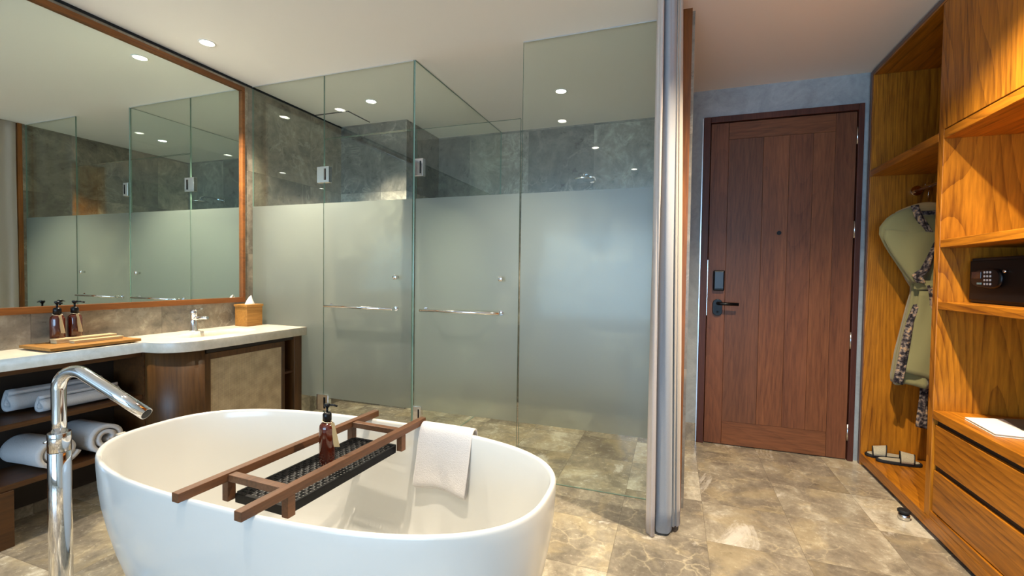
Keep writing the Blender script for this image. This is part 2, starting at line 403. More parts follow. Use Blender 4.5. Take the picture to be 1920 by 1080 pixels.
# ---------------------------------------------------------------- entrance door
d = bpy.data.objects.new('door_1', None); COL.objects.link(d); d.location = (.66, YB, 0); struct(d)
MB().box(.176, .222, YB-.03, YB+.08, 0, 2.346).box(1.105, 1.137, YB-.03, YB+.08, 0, 2.346).box(.222, 1.105, YB-.03, YB+.08, 2.304, 2.346).build('door_frame', M_DOORS[4], d, .003)
MB().box(.22, 1.107, YB+.05, YB+.06, 0, 2.306).build('door_stop', M_GAP, d)
y0, y1 = YB-.012, YB+.04
box(.227, .342, y0, y1, .006, 2.299).build('stile', M_DOORS[0], d, .0015)
box(.986, 1.100, y0, y1, .006, 2.299).build('stile', M_DOORS[0], d, .0015)
box(.343, .985, y0, y1, 2.182, 2.299).build('rail', M_DOORS[1], d, .0015)
box(.343, .985, y0, y1, .006, .172).build('rail', M_DOORS[1], d, .0015)
for a, b, m in ((.343, .562, 2), (.563, .72, 3), (.721, .86, 0), (.861, .985, 3)):
    box(a, b, y0+.001, y1, .173, 2.181).build('plank', M_DOORS[m], d, .0012)
for z in (2.14, 1.53, .80, .19):
    MB().tube([(1.103, YB-.022, z-.055), (1.103, YB-.022, z+.055)], .007, 12).build('hinge', M_STEEL, d)
lk = MB().box(.262, .336, YB-.045, YB-.012, 1.11, 1.255).build('lock_reader', M_BLACK, d, .008, segs=3)
box(.270, .328, YB-.048, YB-.044, 1.125, 1.245).build('reader_face', plain('reader_face_blue', srgb(18, 24, 32), .3), d, .003)
mb = MB(); n = 40
def stadium(cx, cz, rx, rz, y, n=32):
    out = []
    for i in range(n):
        a = 2*PI*i/n; c, s_ = math.cos(a), math.sin(a)
        out.append((cx+rx*c, y, cz+(rz-rx)*(1 if s_ > 0 else -1)+rx*s_))
    return out
mb.loft([stadium(.295, .99, .032, .06, YB-.012), stadium(.295, .99, .032, .06, YB-.028)], smooth=False).build('handle_plate', M_BLACK, d, .002)
MB().tube([(.295, YB-.028, 1.02), (.295, YB-.075, 1.02), (.31, YB-.083, 1.02), (.425, YB-.083, 1.018)], .011, 14).build('lever_handle', M_BLACK, d)
MB().tube([(.295, YB-.028, .958), (.295, YB-.033, .958)], .008, 16).build('lock_cylinder', M_BLACKM, d)
MB().tube([(.671, YB-.018, 1.516), (.671, YB-.008, 1.516)], .014, 20).build('peephole', M_BLACK, d)
box(.2225, .2265, YB-.006, YB+.0, .93, 1.33).build('lock_strip', M_STEEL, d)

# ---------------------------------------------------------------- wardrobe
WX, WB = 1.163, 1.76
def wardrobe():
    w = thing('wardrobe', (1.46, 2.5, 0), 'tall open teak wardrobe with shelves, drawers and upper cupboard right of the door', 'wardrobe')
    y_far, y_div0, y_div1, y_end = 3.57, 2.73, 2.685, 1.25
    box(WX, WB, 3.53, y_far, .0, 2.53).build('side_panel', M_TEAK, w, .002)
    box(WX, WB, y_div1, y_div0, .0805, 2.499).build('divider_panel', M_TEAK, w, .002)
    box(WX, WB, y_end-.04, y_end, .0, 2.53).build('side_panel', M_TEAK, w, .002)
    box(WX, WB, y_end, 3.529, 2.50, 2.53).build('top_panel', M_TEAKH, w, .002)
    box(WX, WB, y_end, 3.529, .022, .08).build('bottom_panel', M_TEAKH, w, .002)
    box(WX+.02, WB, y_end, 3.529, .0, .0215).build('plinth', plain('plinth_grey', srgb(64, 56, 56), .5), w)
    box(WB-.012, WB, y_end, 3.529, .08, 2.5).build('back_panel', M_TEAK, w)
    box(WX, WB-.013, y_div0+.001, 3.529, 1.860, 1.900).build('shelf', M_TEAKH, w, .002)
    box(WX, WB-.013, y_end, y_div1-.001, 1.860, 1.900).build('shelf', M_TEAKH, w, .002)
    box(WX+.002, WB-.013, y_end, y_div1-.001, 1.355, 1.393).build('shelf', M_TEAKH, w, .002)
    box(WX+.002, WB-.013, y_end, y_div1-.001, 1.068, 1.104).build('shelf', M_TEAKH, w, .002)
    box(WX, WB-.013, y_end, y_div1-.001, .552, .592).build('counter_shelf', M_TEAKH, w, .002)
    for a, b in ((1.97, y_div1-.003), (1.255, 1.966)):
        box(WX-.002, WX+.018, a, b if a > 1.5 else b, 1.904, 2.496).build('cupboard_door', M_TEAK, w, .0015)
    for z0, z1 in ((.338, .532), (.117, .318)):
        for a, b in ((1.62, y_div1-.012),):
            dr = box(WX+.006, WX+.026, a, b, z0, z1-.006).build('drawer', M_TEAKH, w, .003)
            box(WX+.03, WB-.05, a+.01, b-.01, z0+.01, z1-.05).build('drawer_box', M_DARKIN, dr)
        dr = box(WX+.006, WX+.026, y_end+.01, 1.612, z0, z1).build('drawer', M_TEAKH, w, .003)
    box(WX+.02, WX+.028, y_end, y_div1-.001, .081, .551).build('recess_back', M_DARKIN, w)
    box(WX, WX+.03, y_end, y_div1-.001, .0805, .113).build('ledge', M_TEAKH, w, .002)
    MB().box(WX-.002, WX-.0002, 3.548, 3.572, 0, 2.532).box(WX-.002, WX-.0002, y_end, 3.5475, 2.512, 2.532).build('edge_strip', plain('edge_mauve', srgb(112, 92, 88), .5), w)
    r = MB().tube([(1.40, 2.731, 1.757), (1.40, 3.515, 1.757)], .0125, 18).build('hanging_rail', M_CHROME, w)
    MB().tube([(1.40, 3.512, 1.757), (1.40, 3.5295, 1.757)], .03, 24).build('rail_flange', M_CHROME, w)
    return w
wardrobe()

# ---------------------------------------------------------------- safe
def safe():
    s = thing('safe', (1.45, 2.42, 1.104), 'black digital safe with keypad on the wardrobe shelf', 'safe')
    box(1.27, 1.68, 2.20, 2.655, 1.1045, 1.305).build('safe_body', M_BLACK, s, .004)
    dr = box(1.258, 1.269, 2.215, 2.642, 1.118, 1.292).build('safe_door', M_BLACKM, s, .003)
    rings = []
    for x, k in ((1.262, 1.), (1.252, 1.), (1.246, .93)):
        r = []
        for i in range(40):
            a = 2*PI*i/40; cy = 2.515; cz = 1.213
            yy = math.copysign(abs(math.cos(a))**.6, math.cos(a))*.10*k
            zz = math.copysign(abs(math.sin(a))**.75, math.sin(a))*(.040+.006*(-yy/.1))*k
            r.append((x, cy+yy, cz+zz))
        rings.append(r)
    p = MB().loft(rings, smooth=True).build('keypad_panel', M_BLACK, dr, 0)
    box(1.2435, 1.2475, 2.535, 2.60, 1.213, 1.243).build('display', plain('display_brown', srgb(40, 22, 22), .15), dr, .001)
    mk = plain('key_silver', srgb(210, 212, 214), .3)
    for r in range(4):
        for c in range(3):
            cy = 2.513-.019*c-.001*r; cz = 1.240-.0165*r
            MB().tube([(1.2475, cy, cz), (1.2435, cy, cz)], .0048, 12).build('key', mk, dr)
    mt = plain('label_teal', srgb(150, 196, 196), .4)
    mb = MB(); 
    for i in range(4): mb.box(1.244, 1.2462, 2.561-.008*i-.0055, 2.561-.008*i, 1.188, 1.196)
    mb.build('maker_mark', mt, dr)
    MB().tube([(1.258, 2.395, 1.243), (1.246, 2.395, 1.243)], .006, 12).build('key_cap', M_STEEL, dr)
safe()
# folder on the drawer top
f = thing('folder', (1.35, 2.42, .592), 'white document folder lying on top of the wardrobe drawers', 'folder')
def quadslab(mb, pts, z0, z1):
    return mb.loft([[(x, y, z0) for x, y in pts], [(x, y, z1) for x, y in pts]], smooth=False)
q = [(1.20, 2.315), (1.215, 2.545), (1.46, 2.60), (1.44, 2.30)]
quadslab(MB(), q, .5925, .596).build('back_cover', M_PAPERW, f, .001)
quadslab(MB(), [(1.206, 2.322), (1.222, 2.538), (1.455, 2.59), (1.435, 2.306)], .5962, .601).build('sheets', plain('cream_sheets', srgb(226, 214, 180), .8), f)
quadslab(MB(), q, .6012, .6045).build('front_cover', M_PAPERW, f, .001)
quadslab(MB(), [(1.33, 2.40), (1.36, 2.58), (1.46, 2.60), (1.445, 2.42)], .605, .606).build('printed_panel', plain('grey_print', srgb(120, 118, 104), .6), f)

# ---------------------------------------------------------------- hanger + robe
h = thing('coat_hanger', (1.40, 3.375, 1.62), 'pale wooden coat hanger on the wardrobe rail inside the robe', 'coat hanger')
rings = []
for i in range(25):
    u = -1+2*i/24; x = 1.40+.155*u; z = 1.668-.055*abs(u)**1.7; hh = .068-.036*abs(u); 
    rings.append([(x, 3.375+.008*math.cos(a), z-hh/2+hh/2*math.sin(a)) for a in [2*PI*k/10 for k in range(10)]])
MB().loft(rings).build('shoulder_bar', M_HANGW, h)
MB().tube([(1.235, 3.375, 1.585), (1.565, 3.375, 1.585)], .006, 10).build('trouser_bar', M_HANGW, h)
pts = [(1.40, 3.375, 1.665), (1.40, 3.375, 1.71)]+[(1.40+.026*math.sin(a), 3.375, 1.752-.026*math.cos(a)+.002) for a in [x*PI/12 for x in range(2, 22)]]
MB().tube([(1.40, 3.375, 1.690), (1.40, 3.375, 1.715)]+[(1.40+.019*math.cos(a), 3.375, 1.757+.022*math.sin(a)) for a in [(-80+x*15)*PI/180 for x in range(0, 17)]], .002, 8).build('hook', M_CHROME, h)

def robe():
    R = thing('bathrobe', (1.40, 3.37, .58), 'sage green robe with patterned trim hanging in the wardrobe', 'bathrobe')
    # left and right outline by height
    L = [(.578, 1.262), (.62, 1.255), (.77, 1.272), (.935, 1.30), (1.11, 1.332), (1.16, 1.336), (1.22, 1.30), (1.30, 1.27), (1.40, 1.235), (1.50, 1.225), (1.57, 1.245), (1.60, 1.27), (1.625, 1.31)]
    def li(z):
        for (a, b), (c, d2) in zip(L, L[1:]):
            if a <= z <= c: return b+(d2-b)*(z-a)/(c-a)
        return L[-1][1] if z > 1 else L[0][1]
    rings = []; N = 72
    for k in range(44):
        z = .578+(1.585-.578)*k/43; xl = li(z); xr = 1.40+(1.40-xl)*1.0; w = (xr-xl)/2; xc = (xl+xr)/2
        dep = .055+.02*max(0, (1.1-z))-.02*math.exp(-((z-1.14)/.05)**2)
        fold = .010+.012*max(0, (1.1-z))
        ring = []
        for i in range(N):
            a = 2*PI*i/N
            ff = fold*(math.sin(7*a+2*z)+.5*math.sin(13*a+1+5*z))
            ring.append((xc+(w+ff*.35)*math.cos(a), 3.375+(dep+ff)*math.sin(a)*.95, z+.006*math.sin(5*a)*(k == 0)))
        rings.append(ring)
    b = MB().loft(rings, cap0=False, cap1=False).build('robe_body', M_ROBE, R, solid=.004)
    # sleeve folded across and tucked to the waist
    def flap(name, outl, mat, y, bulge, th=.012, par=R, cx=None):
        """polygon in xz given as two edge polylines; surface bulges towards -y"""
        A, B = outl; rows = []; n = 14; m = 16
        def at(P, u):
            k = u*(len(P)-1); i = min(int(k), len(P)-2); t_ = k-i
            return (P[i][0]+(P[i+1][0]-P[i][0])*t_, P[i][1]+(P[i+1][1]-P[i][1])*t_)
        for i in range(m+1):
            u = i/m; a = at(A, u); c = at(B, u); row = []
            for j in range(n+1):
                v = j/n; s_ = math.sin(PI*v)**.7*(.35+.65*math.sin(PI*min(1, max(.02, u))))
                row.append((a[0]+(c[0]-a[0])*v, y-bulge*s_-.003*math.sin(9*v+6*u), a[1]+(c[1]-a[1])*v))
            rows.append(row)
        return MB().sheet(rows).build(name, mat, par, solid=th)
    flap('sleeve', ([(1.300, 1.628), (1.25, 1.612), (1.19, 1.578), (1.150, 1.52), (1.150, 1.472), (1.188, 1.392), (1.255, 1.28), (1.31, 1.185)],
                    [(1.335, 1.55), (1.38, 1.49), (1.425, 1.47), (1.45, 1.45), (1.43, 1.40), (1.39, 1.34), (1.37, 1.26), (1.345, 1.185)]), M_ROBE, 3.325, .03, .016)
    flap('sleeve_fold', ([(1.168, 1.50), (1.162, 1.45), (1.20, 1.37), (1.275, 1.25), (1.315, 1.19)],
                         [(1.42, 1.478), (1.43, 1.44), (1.40, 1.37), (1.36, 1.27), (1.335, 1.19)]), M_ROBE, 3.298, .022, .008)
    flap('collar', ([(1.288, 1.636), (1.305, 1.57), (1.33, 1.53), (1.36, 1.485)], [(1.322, 1.640), (1.338, 1.59), (1.362, 1.545), (1.395, 1.478)]), M_BATIK, 3.296, .008, .006)
    flap('collar', ([(1.345, 1.61), (1.35, 1.565)], [(1.46, 1.61), (1.45, 1.565)]), M_BATIK, 3.345, .004, .004)
    flap('front_band', ([(1.40, 1.44), (1.365, 1.35), (1.335, 1.27), (1.296, 1.235), (1.318, 1.19)], [(1.43, 1.44), (1.395, 1.345), (1.375, 1.26), (1.345, 1.225), (1.36, 1.185)]), M_BATIK, 3.272, .006, .005)
    flap('front_band', ([(1.320, 1.06), (1.288, .96), (1.268, .84), (1.254, .71), (1.236, .60)], [(1.352, 1.07), (1.325, .96), (1.312, .84), (1.296, .71), (1.280, .585)]), M_BATIK, 3.300, .010, .006)
    flap('waist_belt', ([(1.325, 1.20), (1.325, 1.15)], [(1.475, 1.20), (1.475, 1.15)]), M_ROBE, 3.315, .025, .01)
    flap('belt_end', ([(1.375, 1.175), (1.39, 1.09), (1.398, .95)], [(1.42, 1.175), (1.43, 1.09), (1.44, .95)]), M_BATIK, 3.290, .006, .005)
    flap('front_panel', ([(1.345, 1.14), (1.325, .96), (1.312, .80), (1.285, .665)], [(1.44, 1.14), (1.46, .96), (1.48, .80), (1.50, .60)]), M_ROBE, 3.300, .016, .006)
    flap('belt_tail', ([(1.385, .60), (1.378, .46), (1.370, .335)], [(1.425, .60), (1.422, .46), (1.425, .325)]), M_BATIK, 3.345, .006, .005)
robe()

# ---------------------------------------------------------------- slippers
def slipper(x0, x1, yc, toe_left, label):
    s = thing('slipper', ((x0+x1)/2, yc, .08), label, 'slipper', 'slippers on the wardrobe floor')
    def outline(z, k):
        r = []
        for i in range(36):
            a = 2*PI*i/36; u = math.cos(a); w = .036*(1+.18*(u if not toe_left else -u))
            r.append(((x0+x1)/2+(x1-x0)/2*k*math.copysign(abs(u)**.8, u), yc+w*k*math.copysign(abs(math.sin(a))**.8, math.sin(a)), z))
        return r
    MB().loft([outline(.0805, .97), outline(.086, 1), outline(.096, 1), outline(.100, .96)]).build('sole', M_RUBBER, s)
    MB().loft([outline(.1005, .90), outline(.103, .86)]).build('insole', M_STRAP, s)
    tc = x0+.075 if toe_left else x1-.075
    for off, wd, hh in ((0, .066, .052),):
        rows = []
        for i in range(9):
            u = i/8-.5; row = []
            for j in range(15):
                a = PI*j/14
                row.append((tc+off+wd*u*(1+.1*math.sin(a))-.012*math.cos(a), yc-.038*math.cos(a), .098+hh*math.sin(a)**.8*(1+.25*(u if toe_left else -u))))
            rows.append(row)
        MB().sheet(rows).build('strap', M_STRAP, s, solid=.005)
        for e in (-1, 1):
            MB().tube([(tc+off+e*wd/2*(1+.1*math.sin(PI*j/14))-.012*math.cos(PI*j/14), yc-.0385*math.cos(PI*j/14), .0985+hh*math.sin(PI*j/14)**.8*(1+.25*(e/2 if toe_left else -e/2))) for j in range(15)], .0035, 8).build('piping', M_RUBBER, s)
slipper(1.172, 1.40, 3.484, True, 'rear slipper of the woven pair on the wardrobe floor, strap towards the door')
slipper(1.200, 1.432, 3.400, False, 'front slipper of the woven pair on the wardrobe floor, strap towards the right')
# door stopper
ds = thing('door_stopper', (1.114, 2.80, 0), 'small round metal door stopper on the stone floor beside the wardrobe', 'door stopper')
MB().lathe([(.024, .0), (.024, .026), (.0, .026)][:2]+[(.022, .028)], (1.114, 2.80), 28).build('base', M_STEEL, ds)
MB().lathe([(.018, .028), (.018, .034), (.027, .036), (.028, .046), (.024, .050)], (1.114, 2.80), 28).build('cap', M_RUBBER, ds)

# ---------------------------------------------------------------- curtain
def curtain():
    c = thing('curtain', (-.02, 2.3, 0), 'floor length grey and beige curtain bunched against the wood wall end', 'curtain')
    def wave(name, path, z0, z1, mat, th, flare=.0, par=c):
        """path in plan at the ceiling; flare widens it sideways towards the floor"""
        rows = []
        for k in range(26):
            z = z0+(z1-z0)*k/25; row = []; f = 1-k/25
            for i, (x, y) in enumerate(path):
                row.append((x+(x+.10)*flare*f+.002*math.sin(z*3+i*.3), y+.003*math.sin(z*2.2+i*.3), z))
            rows.append(row)
        MB().sheet(rows).build(name, mat, par, solid=th)
    def smooth(P, n=10):
        out = []
        for i in range(len(P)-1):
            p0 = P[max(0, i-1)]; p1 = P[i]; p2 = P[i+1]; p3 = P[min(len(P)-1, i+2)]
            for j in range(n):
                t_ = j/n; out.append(tuple(.5*((2*p1[k])+(-p0[k]+p2[k])*t_+(2*p0[k]-5*p1[k]+4*p2[k]-p3[k])*t_*t_+(-p0[k]+3*p1[k]-3*p2[k]+p3[k])*t_**3) for k in (0, 1)))
        return out+[P[-1]]
    # main drape: deep pleats running front to back
    wave('drape', smooth([(-.070, 2.47), (-.062, 2.41), (-.071, 2.30), (-.070, 2.235), (-.056, 2.208), (-.040, 2.206), (-.026, 2.222), (-.019, 2.27), (-.022, 2.36), (-.016, 2.44)]), .012, H-.002, M_CURT, .003, .38)
    wave('lining', smooth([(-.014, 2.44), (-.019, 2.30), (-.016, 2.252), (-.011, 2.246), (-.007, 2.262), (-.003, 2.256), (.002, 2.262), (.008, 2.30), (.010, 2.45)]), .03, H-.002, M_CURTB, .002, .38)
    wave('sheer_panel', smooth([(-.093, 2.474), (-.099, 2.44), (-.092, 2.40), (-.101, 2.34), (-.094, 2.30), (-.101, 2.26), (-.098, 2.205), (-.088, 2.185), (-.079, 2.178), (-.072, 2.182)]), .004, H-.002, M_SHEER, .0015, .36)
curtain()

# ---------------------------------------------------------------- glass cabin
def pane_mesh(x0, x1, y0, y1, z0, z1, thin):
    mb = MB().box(x0, x1, y0, y1, z0, z1)
    k = 'xyz'.index(thin)
    mb.bm.normal_update()
    for f in mb.bm.faces: f.material_index = 0 if abs(f.normal[k]) > .9 else 1
    return mb
FB, FT = .335, 1.676
def band(parent, x0, x1, y):
    mb = MB(); vs = [mb.bm.verts.new(p) for p in ((x0, y, FB), (x1, y, FB), (x1, y, FT), (x0, y, FT))]; mb.bm.faces.new(vs)
    return mb.build('frosted_band', M_FROST, parent)
G0, G1 = 2.535, 2.545
def clamp(parent, x, z, w, y=2.54, h=.055):
    MB().box(x-w/2, x+w/2, y-.016, y+.016, z-h, z+h).build('hinge', M_CHROME, parent, .002)
    box(x+w*.12, x+w*.26, y-.0185, y-.0162, z-h*.7, z+h*.7).build('dark_reflection', M_BLACKM, parent)  # black strip painted on as a dark reflection in the chrome plate
def panel(name, label, x0, x1, z0, z1, cat='glass panel', frost=True, grp=None):
    t = thing(name, ((x0+x1)/2, 2.54, z0), label, cat, grp)
    pane_mesh(x0, x1, G0, G1, z0, z1, 'y').build('pane', None, t, mats=[M_GLASS, M_EDGE])
    if name == 'glass_panel': box(x0, x1, G0-.003, G0-.0005, H-.007, H-.001).build('top_seal', M_ALU, t)
    if frost: band(t, x0+.001, x1-.001, G0-.0012)
    return t
p1 = panel('glass_panel', 'fixed glass panel with frosted band between mirror wall and left cabin door', -2.928, -2.281, .002, H-.002)
p2 = panel('glass_panel', 'clear glass strip above the left cabin door', -2.279, -1.578, 2.116, H-.002, frost=False)
p3 = panel('glass_panel', 'wide fixed glass panel with frosted band beside the curtain', -.850, -.098, .002, H-.002)
dA = panel('glass_door', 'frosted glass cabin door on the left with chrome towel bar', -2.277, -1.579, .008, 2.110, 'glass door')
dB = panel('glass_door', 'frosted glass cabin door on the right, open above, with chrome towel bar', -1.556, -.860, .008, 2.110, 'glass door')
pt = thing('glass_panel', (-1.569, 3.3, 0), 'glass partition running back between the two cabins', 'glass panel')
pane_mesh(-1.574, -1.564, 2.5355, 4.058, .002, H-.002, 'x').build('pane', None, pt, mats=[M_GLASS, M_EDGE])
mb = MB(); vs = [mb.bm.verts.new(p) for p in ((-1.5625, 2.56, FB), (-1.5625, 4.05, FB), (-1.5625, 4.05, FT), (-1.5625, 2.56, FT))]; mb.bm.faces.new(vs)
mb.build('frosted_band', M_FROST, pt)
def door_hardware(t, bx0, bx1, kx, hx, hinge_w):
    for z in (1.87, .30): clamp(t, hx, z, hinge_w)
    b = MB().tube([(bx0-.012, 2.472, .975), (bx1+.012, 2.472, .975)], .0095, 16).build('towel_bar', M_CHROME, t)
    for x in (bx0, bx1):
        MB().tube([(x, 2.533, .975), (x, 2.472, .975)], .009, 14).build('bar_mount', M_CHROME, b)
        MB().tube([(x, 2.533, .975), (x, 2.526, .975)], .016, 20).build('bar_rosette', M_CHROME, b)
    MB().lathe([(.0, 0)], (0, 0)) if False else None
    k = MB()
    prof = [(.010, 2.533), (.009, 2.518), (.016, 2.512), (.017, 2.502), (.012, 2.497), (.001, 2.496)]
    k.loft([[(kx+r*math.cos(2*PI*i/24), y, 1.177+r*math.sin(2*PI*i/24)) for i in range(24)] for r, y in prof]).build('door_knob', M_CHROME, t)
door_hardware(dA, -2.205, -1.69, -1.685, -2.279, .10)
door_hardware(dB, -1.47, -.965, -.962, -1.528, .058)

# shower head with arm
sh = thing('shower_head', (-.70, 4.058, 1.99), 'chrome round shower head on a wall arm inside the right cabin', 'shower head')
MB().tube([(-.70, 4.055, 2.05), (-.70, 3.90, 2.06), (-.71, 3.80, 2.055), (-.72, 3.755, 2.035), (-.72, 3.75, 2.0)], .011, 14).build('arm', M_CHROME, sh)
MB().lathe([(.016, 2.02), (.03, 2.003), (.088, 1.996), (.09, 1.988), (.085, 1.985)], (-.72, 3.75), 36).build('head', M_CHROME, sh)
MB().tube([(-.70, 4.0595, 2.05), (-.70, 4.045, 2.05)], .03, 24).build('rosette', M_CHROME, sh)

# ---------------------------------------------------------------- mirror
m = thing('wall_mirror', (XL, 1.3, 1.0), 'large wall mirror in a slim wooden frame above the counter', 'mirror')
box(XL+.0005, XL+.004, .30, 2.436, 1.016, 2.479).build('mirror_glass', M_MIRROR, m)
MB().box(XL+.0005, XL+.022, .28, 2.457, .982, 1.0155).box(XL+.0005, XL+.022, .28, 2.457, 2.4795, 2.508).box(XL+.0005, XL+.022, 2.4365, 2.457, 1.0155, 2.4795).box(XL+.0005, XL+.022, .28, .2995, 1.0155, 2.4795).build('mirror_frame', M_FRAMEW, m, .0015)

# ---------------------------------------------------------------- vanity
CT, CB = .818, .763
def arc(cx, cy, r, a0, a1, n=12): return [(cx+r*math.cos(math.radians(a0+(a1-a0)*i/n)), cy+r*math.sin(math.radians(a0+(a1-a0)*i/n))) for i in range(n+1)]
def countertop():
    t = thing('countertop', (-2.7, 1.5, CB), 'cream stone counter with stepped rounded front below the mirror', 'countertop')
    out = [(XL+.001, .3), (-2.655, .3), (-2.655, 1.622), (-2.61, 1.630)]+arc(-2.61, 1.80, .17, -90, 0, 14)+[(-2.43, 2.05), (-2.425, 2.53), (XL+.001, 2.53)]
    hole = [(-2.685+.135*math.copysign(abs(math.cos(a))**.75, math.cos(a)), 2.06+.25*math.copysign(abs(math.sin(a))**.75, math.sin(a))) for a in [2*PI*i/48 for i in range(48)]]
    cu = bpy.data.curves.new('tmp', 'CURVE'); cu.dimensions = '2D'; cu.fill_mode = 'BOTH'; cu.extrude = (CT-CB)/2-.002; cu.bevel_depth = .002; cu.bevel_resolution = 1
    for P in (out, hole):
        sp = cu.splines.new('POLY'); sp.points.add(len(P)-1)
        for i, (x, y) in enumerate(P): sp.points[i].co = (x, y, 0, 1)
        sp.use_cyclic_u = True
    tmp = bpy.data.objects.new('tmp', cu); COL.objects.link(tmp)
    me = bpy.data.meshes.new_from_object(tmp.evaluated_get(bpy.context.evaluated_depsgraph_get()))
    bpy.data.objects.remove(tmp); me.name = 'counter_slab'; me.materials.clear(); me.materials.append(M_COUNTER)
    for v in me.vertices: v.co += Vector((0, 0, (CT+CB)/2)) - t.location
    o = bpy.data.objects.new('counter_slab', me); COL.objects.link(o); o.parent = t
    rings = []
    for k, z in ((1.0, CT-.004), (.985, CT-.03), (.93, CT-.06), (.8, CT-.078), (.4, CT-.085), (.05, CT-.088)):
        rings.append([(-2.685+(x+2.685)*k, 2.06+(y-2.06)*k, z) for x, y in hole])
    MB().loft(rings, cap0=False).build('basin', M_COUNTER, t, solid=.004)
    MB().lathe([(.02, CT-.0835), (.02, CT-.081), (.015, CT-.080)], (-2.685, 2.06), 20).build('drain', M_CHROME, t)
countertop()
def vanity():
    v = thing('vanity_cabinet', (-2.7, 1.5, 0), 'dark wood vanity with open shelves, rounded corner and rattan sliding door', 'vanity cabinet')
    zt = CB-.001
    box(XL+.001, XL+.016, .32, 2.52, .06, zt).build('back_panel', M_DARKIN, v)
    box(XL+.017, -2.668, .32, 1.632, .508, .532).build('upper_shelf', M_WALNUTH, v, .002)
    box(XL+.017, -2.668, .32, 1.632, .246, .272).build('lower_shelf', M_WALNUTH, v, .002)
    box(XL+.017, -2.675, .32, 1.632, zt-.022, zt).build('top_rail', M_WALNUTH, v, .001)
    box(XL+.017, -2.66, .60, 1.118, .0, .2455).build('drawer_plinth', M_WALNUTH, v, .002)
    # rounded corner panel
    P = [(-2.66, 1.638), (-2.63, 1.64)]+arc(-2.615, 1.79, .148, -88, 0, 12)+[(-2.463, 1.822)]
    Q = [(x-.018, y+.018) for x, y in P]
    rows = [[(x, y, z) for x, y in P]+[(x, y, z) for x, y in reversed(Q)] for z in (.06, zt)]
    mb = MB().loft(rows, smooth=True)
    mb.build('curved_panel', M_WALNUT, v)
    box(XL+.017, -2.662, 1.634, 1.655, .06, zt).build('partition', M_WALNUTH, v)
    # sliding door with rattan
    fx0, fx1 = -2.490, -2.468
    y0, y1, z0, z1 = 1.826, 2.385, .10, .735
    MB().box(fx0, fx1, y0, y0+.035, z0, z1).box(fx0, fx1, y1-.024, y1, z0, z1).box(fx0, fx1, y0+.035, y1-.024, z1-.035, z1).box(fx0, fx1, y0+.035, y1-.024, z0, z0+.04).build('door_frame', M_WALNUT, v, .0015)
    box(fx0+.004, fx1-.006, y0+.034, y1-.023, z0+.038, z1-.034).build('rattan_panel', M_RATTAN, v)
    box(-2.492, -2.472, 1.84, 2.46, .736, zt).build('top_rail', M_DARKIN, v)
    box(XL+.017, -2.475, 2.386, 2.462, .508, .522).build('slot_shelf', M_WALNUTH, v)
    box(XL+.017, -2.463, 2.463, 2.528, .0, zt).build('end_panel', M_WALNUT, v, .002)
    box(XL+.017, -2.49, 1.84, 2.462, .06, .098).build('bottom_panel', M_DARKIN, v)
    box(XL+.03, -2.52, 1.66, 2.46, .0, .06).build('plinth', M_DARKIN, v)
vanity()

# basin mixer
def mixer():
    t = thing('basin_faucet', (-2.88, 2.06, CT), 'chrome single lever mixer tap behind the basin', 'faucet')
    MB().lathe([(.024, CT+.0005), (.024, CT+.005), (.020, CT+.007), (.019, CT+.105), (.0205, CT+.107)], (-2.88, 2.06), 28).build('body', M_CHROME, t)
    mb = MB(); mb.tube([(-2.88, 2.06, CT+.078), (-2.82, 2.063, CT+.085), (-2.765, 2.066, CT+.087)], .011, 14, radii=[.013, .011, .009]).build('spout', M_CHROME, t)
    mb = MB().lathe([(.0205, CT+.109), (.0205, CT+.128), (.016, CT+.134)], (-2.88, 2.06), 28)
    mb.obox(Vector((-2.85, 2.063, CT+.138)), (.075, .016, .006), Matrix.Rotation(-.12, 4, 'Y')).build('lever', M_CHROME, t, .001)
mixer()
# tissue box
tb = thing('tissue_box', (-2.84, 2.425, CT), 'square wooden tissue box at the right end of the counter', 'tissue box')
box(-2.895, -2.782, 2.362, 2.488, CT+.0005, CT+.135).build('box_body', M_BOARD, tb, .002)
box(-2.900, -2.777, 2.357, 2.493, CT+.1355, CT+.152).build('lid', M_BOARD, tb, .002)
rings = []
for k, (r, z) in enumerate(((.040, CT+.152), (.034, CT+.165), (.022, CT+.185), (.010, CT+.205), (.002, CT+.212))):
    rings.append([(-2.838+r*(.5+.3*math.sin(3*a+k))*math.cos(a), 2.428+r*(1+.25*math.sin(4*a))*math.sin(a)*.9+.004*k, z) for a in [2*PI*i/20 for i in range(20)]])
MB().loft(rings, cap0=False).build('tissue', M_PAPERW, tb)
# serving board and wooden boxes
bd = thing('wooden_tray', (-2.78, 1.43, CT), 'flat wooden tray on the left part of the counter', 'tray')
rz = 0
box(-2.905, -2.66, 1.245, 1.622, CT+.006, CT+.020).build('tray_board', M_BOARD, bd, .002)
for y in (1.27, 1.58): box(-2.89, -2.675, y, y+.02, CT+.0005, CT+.0058).build('foot', M_BOARD, bd)
a1 = thing('amenity_box', (-2.83, 1.46, CT+.02), 'longer pale wooden box at the back of the tray', 'box', 'pale boxes on the tray')
box(-2.850, -2.800, 1.335, 1.585, CT+.0205, CT+.034).build('box_body', M_LIGHTW, a1, .001); box(-2.852, -2.798, 1.333, 1.587, CT+.0342, CT+.042).build('lid', M_LIGHTW, a1, .001)
a2 = thing('amenity_box', (-2.76, 1.47, CT+.02), 'shorter pale wooden box at the front of the tray', 'box', 'pale boxes on the tray')
box(-2.780, -2.742, 1.375, 1.583, CT+.0205, CT+.029).build('box_body', M_LIGHTW, a2, .001); box(-2.782, -2.740, 1.373, 1.585, CT+.0292, CT+.034).build('lid', M_LIGHTW, a2, .001)

